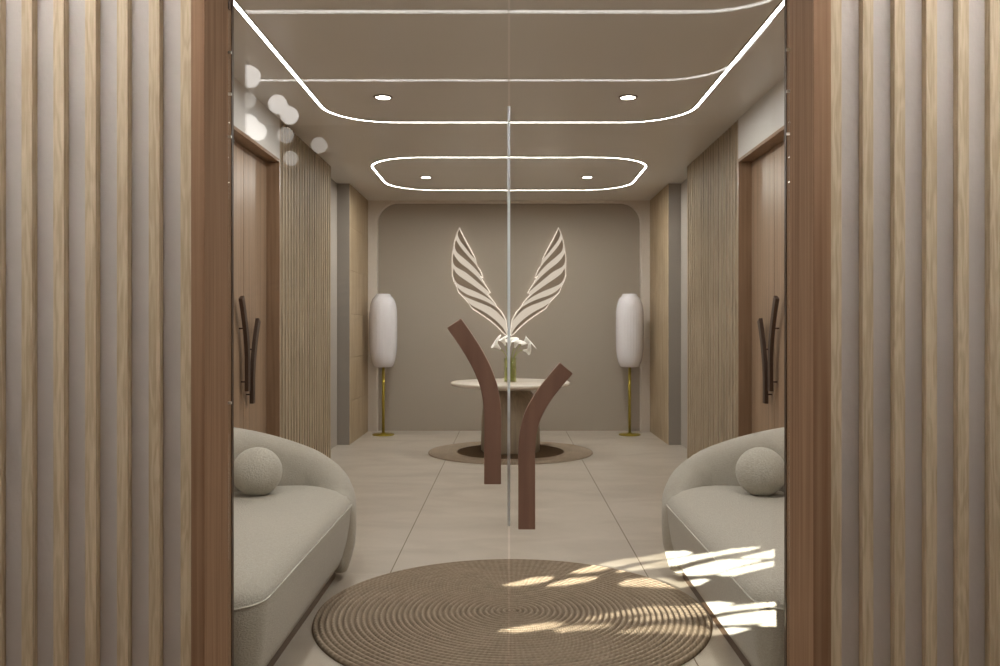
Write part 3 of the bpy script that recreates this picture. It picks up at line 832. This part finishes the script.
lily(-.035, vz(252, 238), (-.62, -.25, .62), -.02, (.03, .01), 'white calla lily leaning out at the left end of the bouquet', 1.45)
lily(-.02, vz(290, 205), (-.28, -.2, .9), .03, (.01, -.02), 'white calla lily standing upright left of the bouquet middle, behind its leaning neighbour', 1.25)
lily(-.002, vz(330, 215), (.02, -.5, .85), -.035, (-.01, .02), 'white calla lily facing forward at the middle of the bouquet', 1.25)
lily(.014, vz(372, 225), (.38, -.35, .8), -.01, (-.02, -.01), 'white calla lily standing just right of the bouquet middle', 1.25)
lily(.035, vz(432, 195), (.88, -.1, .5), .015, (-.03, .01), 'white calla lily stretching outward and up at the right end of the bouquet', 1.5)
lily(.04, vz(446, 240), (.8, -.45, -.02), -.03, (-.02, .025), 'white calla lily pointing out sideways below its raised neighbour at the right end', 1.2, PI)

# ------------------------------------------------------------------ floor lamps
def floor_lamp(x, y, label):
    root = empty('floor_lamp', (x, y, 0))
    bm = bmesh.new(); lathe(bm, [(0, 0), (.124, 0), (.126, .006), (.12, .014), (.03, .018), (.022, .03), (0, .03)], 48)
    obj('base', bm, M['brass'], root, smooth=True)
    bm = bmesh.new(); tube(bm, [(0, 0, .028), (0, 0, .80)], .0165, 20)
    obj('pole', bm, M['brass'], root, smooth=True)
    bm = bmesh.new()
    prof = [(0, .777), (.098, .777), (.112, .79), (.131, .838), (.147, .91), (.156, 1.0), (.1585, 1.15), (.1585, 1.3), (.156, 1.41), (.146, 1.485), (.124, 1.55), (.098, 1.582), (.086, 1.59), (.084, 1.608), (.075, 1.612), (0, 1.612)]
    lathe(bm, prof, 120, .006, 30)
    obj('lamp_shade', bm, M['shade'], root, smooth=True)['label'] = 'ribbed white lantern shade'
    tag(root, label, 'floor lamp', 'white lantern floor lamps')
floor_lamp(-1.435, 9.88, 'brass floor lamp with ribbed white lantern shade left of the wing sign')
floor_lamp(1.378, 9.88, 'brass floor lamp with ribbed white lantern shade right of the wing sign')

# ------------------------------------------------------------------ wing sign
YW = YB + .08
SWG = F / (YW - .035)
FE = [([(108, 50), (118, 75), (140, 120), (165, 165), (192, 215)], [(98, 75), (102, 95), (115, 120), (145, 160), (170, 192)]),
      ([(88, 108), (100, 130), (125, 165), (160, 205), (195, 245), (220, 285), (234, 318)], [(82, 140), (88, 170), (105, 190), (140, 220), (180, 255), (210, 288)]),
      ([(75, 185), (88, 210), (115, 240), (160, 275), (205, 315), (245, 360), (275, 402)], [(70, 215), (76, 245), (95, 265), (140, 290), (190, 330), (235, 368)]),
      ([(75, 268), (90, 295), (120, 320), (165, 350), (215, 385), (260, 420), (300, 462)], [(72, 300), (80, 330), (100, 355), (140, 375), (190, 395), (240, 420), (275, 442)]),
      ([(95, 372), (120, 395), (160, 418), (210, 435), (260, 455), (310, 485), (340, 520), (362, 560)], [(105, 395), (130, 420), (170, 440), (220, 460), (270, 480), (310, 505), (340, 535)]),
      ([(152, 458), (190, 482), (240, 508), (290, 542), (330, 578), (355, 608), (370, 638)], [(185, 490), (230, 520), (280, 555), (320, 590), (350, 620)])]
OUT = [(108, 42), (94, 70), (82, 108), (78, 130), (70, 180), (64, 215), (70, 250), (66, 270), (66, 305), (76, 340), (92, 372), (102, 402), (128, 428), (150, 452), (180, 494),
       (230, 526), (280, 562), (320, 596), (350, 628), (374, 646), (376, 632), (372, 600), (366, 555), (344, 512), (314, 480), (306, 462), (264, 412), (280, 404), (248, 354), (224, 312), (239, 320), (224, 280), (184, 226), (198, 218), (170, 162), (144, 116), (120, 70)]
def wpt(u, v, s):
    return ((440 + u / 5.556 - 508.9) / SWG * -s, EYE + (330 - (220 + v / 5.556)) / SWG)
for s, side in ((-1, 'left'), (1, 'right')):
    root = empty('wing_sign', (0, YW, 0))
    tag(root, 'glowing %s wing of taupe feather blades on the back wall' % side, 'wall light', 'pair of wings on the back wall')
    pl = [wpt(u, v, s) for u, v in OUT]
    bm = bmesh.new(); prism(bm, pl, 'y', -.034, -.028)
    obj('light_panel', bm, M['wing_glow'], root)
    c = Vector((sum(p[0] for p in pl) / len(pl), sum(p[1] for p in pl) / len(pl)))
    ring = []
    for i, p in enumerate(pl):
        t = Vector(pl[(i + 1) % len(pl)]) - Vector(pl[i - 1]); t.normalize()
        nin = Vector((-t.y, t.x))
        if nin.dot(c - Vector(p)) < 0: nin = -nin
        ring.append(Vector((p[0] + nin.x * .002, -.014, p[1] + nin.y * .002)))
    bm = bmesh.new(); tube(bm, ring, .004, 6, closed=True)
    obj('edge_light', bm, M['wing_halo'], root)
    for R_, L_ in FE:
        rr = catmull([wpt(u, v, s) for u, v in R_], 4)
        ll = catmull([wpt(u, v, s) for u, v in [R_[0]] + L_ + [R_[-1]]], 4)[1:-1]
        poly = [(p.x, p.y) for p in rr] + [(p.x, p.y) for p in reversed(ll)]
        bm = bmesh.new(); prism(bm, poly, 'y', -.042, -.033)
        obj('feather', bm, M['feather'], root)

# ------------------------------------------------------------------ sofas
def sofa(s, label):
    ox, oy = s * 1.2, 3.55
    root = empty('curved_sofa', (ox, oy, 0))
    def fin(bm):
        for v in bm.verts: v.co = Vector((s * v.co.x - ox, v.co.y - oy, v.co.z))
    # seat: rounded block that bulges at the front
    x0, x1, y0, y1, r = .757, 1.52, 2.585, 4.40, .27
    lev = [(.075, .062), (.055, .075), (.036, .12), (.018, .19), (.006, .27), (0, .345), (.004, .372), (.022, .398), (.06, .417), (.11, .43), (.18, .436), (.25, .4385), (.32, .4395)]
    bm = bmesh.new(); rings = []
    for d, z in lev:
        rings.append([bm.verts.new((x, y, z)) for x, y in rrect(x0 + d, x1 - d, y0 + d, y1 - d, max(r - d * .7, .06), 10, max(.14 - d * .3, .06))])
    n = len(rings[0])
    for a, b in zip(rings, rings[1:]):
        for i in range(n): bm.faces.new((a[i], a[(i + 1) % n], b[(i + 1) % n], b[i]))
    bm.faces.new(rings[0]); bm.faces.new(rings[-1])
    fin(bm); obj('seat', bm, M['fabric'], root, smooth=True)
    bm = bmesh.new(); tube(bm, [(x, y, .358) for x, y in rrect(x0 - .001, x1 + .001, y0 - .001, y1 + .001, r, 10, .14)], .0035, 6, closed=True)
    fin(bm); obj('piping', bm, M['cushion'], root, smooth=True)
    bm = bmesh.new(); prism(bm, rrect(x0 + .085, x1 - .02, y0 + .09, y1 - .02, .2, 8), 'z', 0, .066)
    fin(bm); obj('plinth', bm, M['plinth'], root)
    # back: upholstered wall that runs along the side and wraps round the far end, sloping down to the seat
    ctrl = [(1.46, 2.66, .76, .125), (1.49, 3.1, .765, .125), (1.485, 3.6, .765, .125), (1.45, 3.95, .755, .125), (1.36, 4.19, .732, .12), (1.20, 4.345, .675, .115),
            (1.03, 4.395, .61, .108), (.915, 4.36, .545, .10), (.855, 4.285, .48, .094), (.828, 4.20, .42, .086)]
    P = catmull([Vector(c) for c in [(a, b, c_) for a, b, c_, _ in ctrl]], 5)
    Wd = catmull([Vector((c[3], 0, 0)) for c in ctrl], 5)
    st = []
    for i, p in enumerate(P):
        t = P[min(i + 1, len(P) - 1)] - P[max(i - 1, 0)]
        t = Vector((t.x, t.y)).normalized()
        st.append((Vector((p.x, p.y)), t, p.z, Wd[i].x))
    c, t, h, wd = st[-1]
    for a in (25, 45, 62, 76, 84): 
        a = math.radians(a)
        st.append((c + t * wd * 1.1 * math.sin(a), t, .05 + (h - .05) * (.86 + .14 * math.cos(a)), wd * math.cos(a)))
    c, t, h, wd = st[0]
    for a in (30, 55, 75, 84):
        a = math.radians(a)
        st.insert(0, (c - t * wd * math.sin(a), t, .05 + (h - .05) * (.8 + .2 * math.cos(a)), wd * math.cos(a)))
    bm = bmesh.new(); rings = []
    for c, t, h, wd in st:
        nrm = Vector((t.y, -t.x)); ring = []
        hs = h - .05; rd = min(.115, hs * .45)
        sec = [(-.52, .045), (-.76, .10), (-.94, .05 + (hs - rd) * .45), (-1.0, .05 + (hs - rd) * .75), (-1.0, h - rd)]
        sec += [(-math.cos(k * PI / 10), h - rd + rd * math.sin(k * PI / 10)) for k in range(1, 10)]
        sec += [(1.0, h - rd), (1.0, .05 + (hs - rd) * .75), (.94, .05 + (hs - rd) * .45), (.76, .10), (.52, .045)]
        for u, z in sec:
            q = c + nrm * (u * wd)
            ring.append(bm.verts.new((q.x, q.y, z)))
        rings.append(ring)
    n = len(rings[0])
    for a, b in zip(rings, rings[1:]):
        for i in range(n): bm.faces.new((a[i], a[(i + 1) % n], b[(i + 1) % n], b[i]))
    bm.faces.new(rings[0]); bm.faces.new(rings[-1])
    fin(bm); obj('backrest', bm, M['fabric'], root, smooth=True)
    tag(root, label, 'sofa', 'pair of curved sofas')
    # ball cushion on the seat
    R_ = .114
    bm = bmesh.new()
    prof = [(0, -R_ * .93)] + [(R_ * math.sin(PI * i / 24), -R_ * math.cos(PI * i / 24) * (.96 if i < 12 else 1.0)) for i in range(1, 24)] + [(0, R_)]
    prof[1] = (prof[1][0], -R_ * .935); prof[2] = (prof[2][0], -R_ * .93)
    lathe(bm, prof, 40)
    b = obj('ball_cushion', bm, M['cushion'], smooth=True)
    b.location = (s * 1.165, 4.0, .437 + R_ * .935)
    tag(b, 'round ball cushion resting on the %s sofa' % ('left' if s < 0 else 'right'), 'cushion', 'ball cushions on the sofas')
sofa(-1, 'curved oatmeal sofa on the left, in front of the left timber door')
sofa(1, 'curved oatmeal sofa on the right, beside the sunlit streaks')
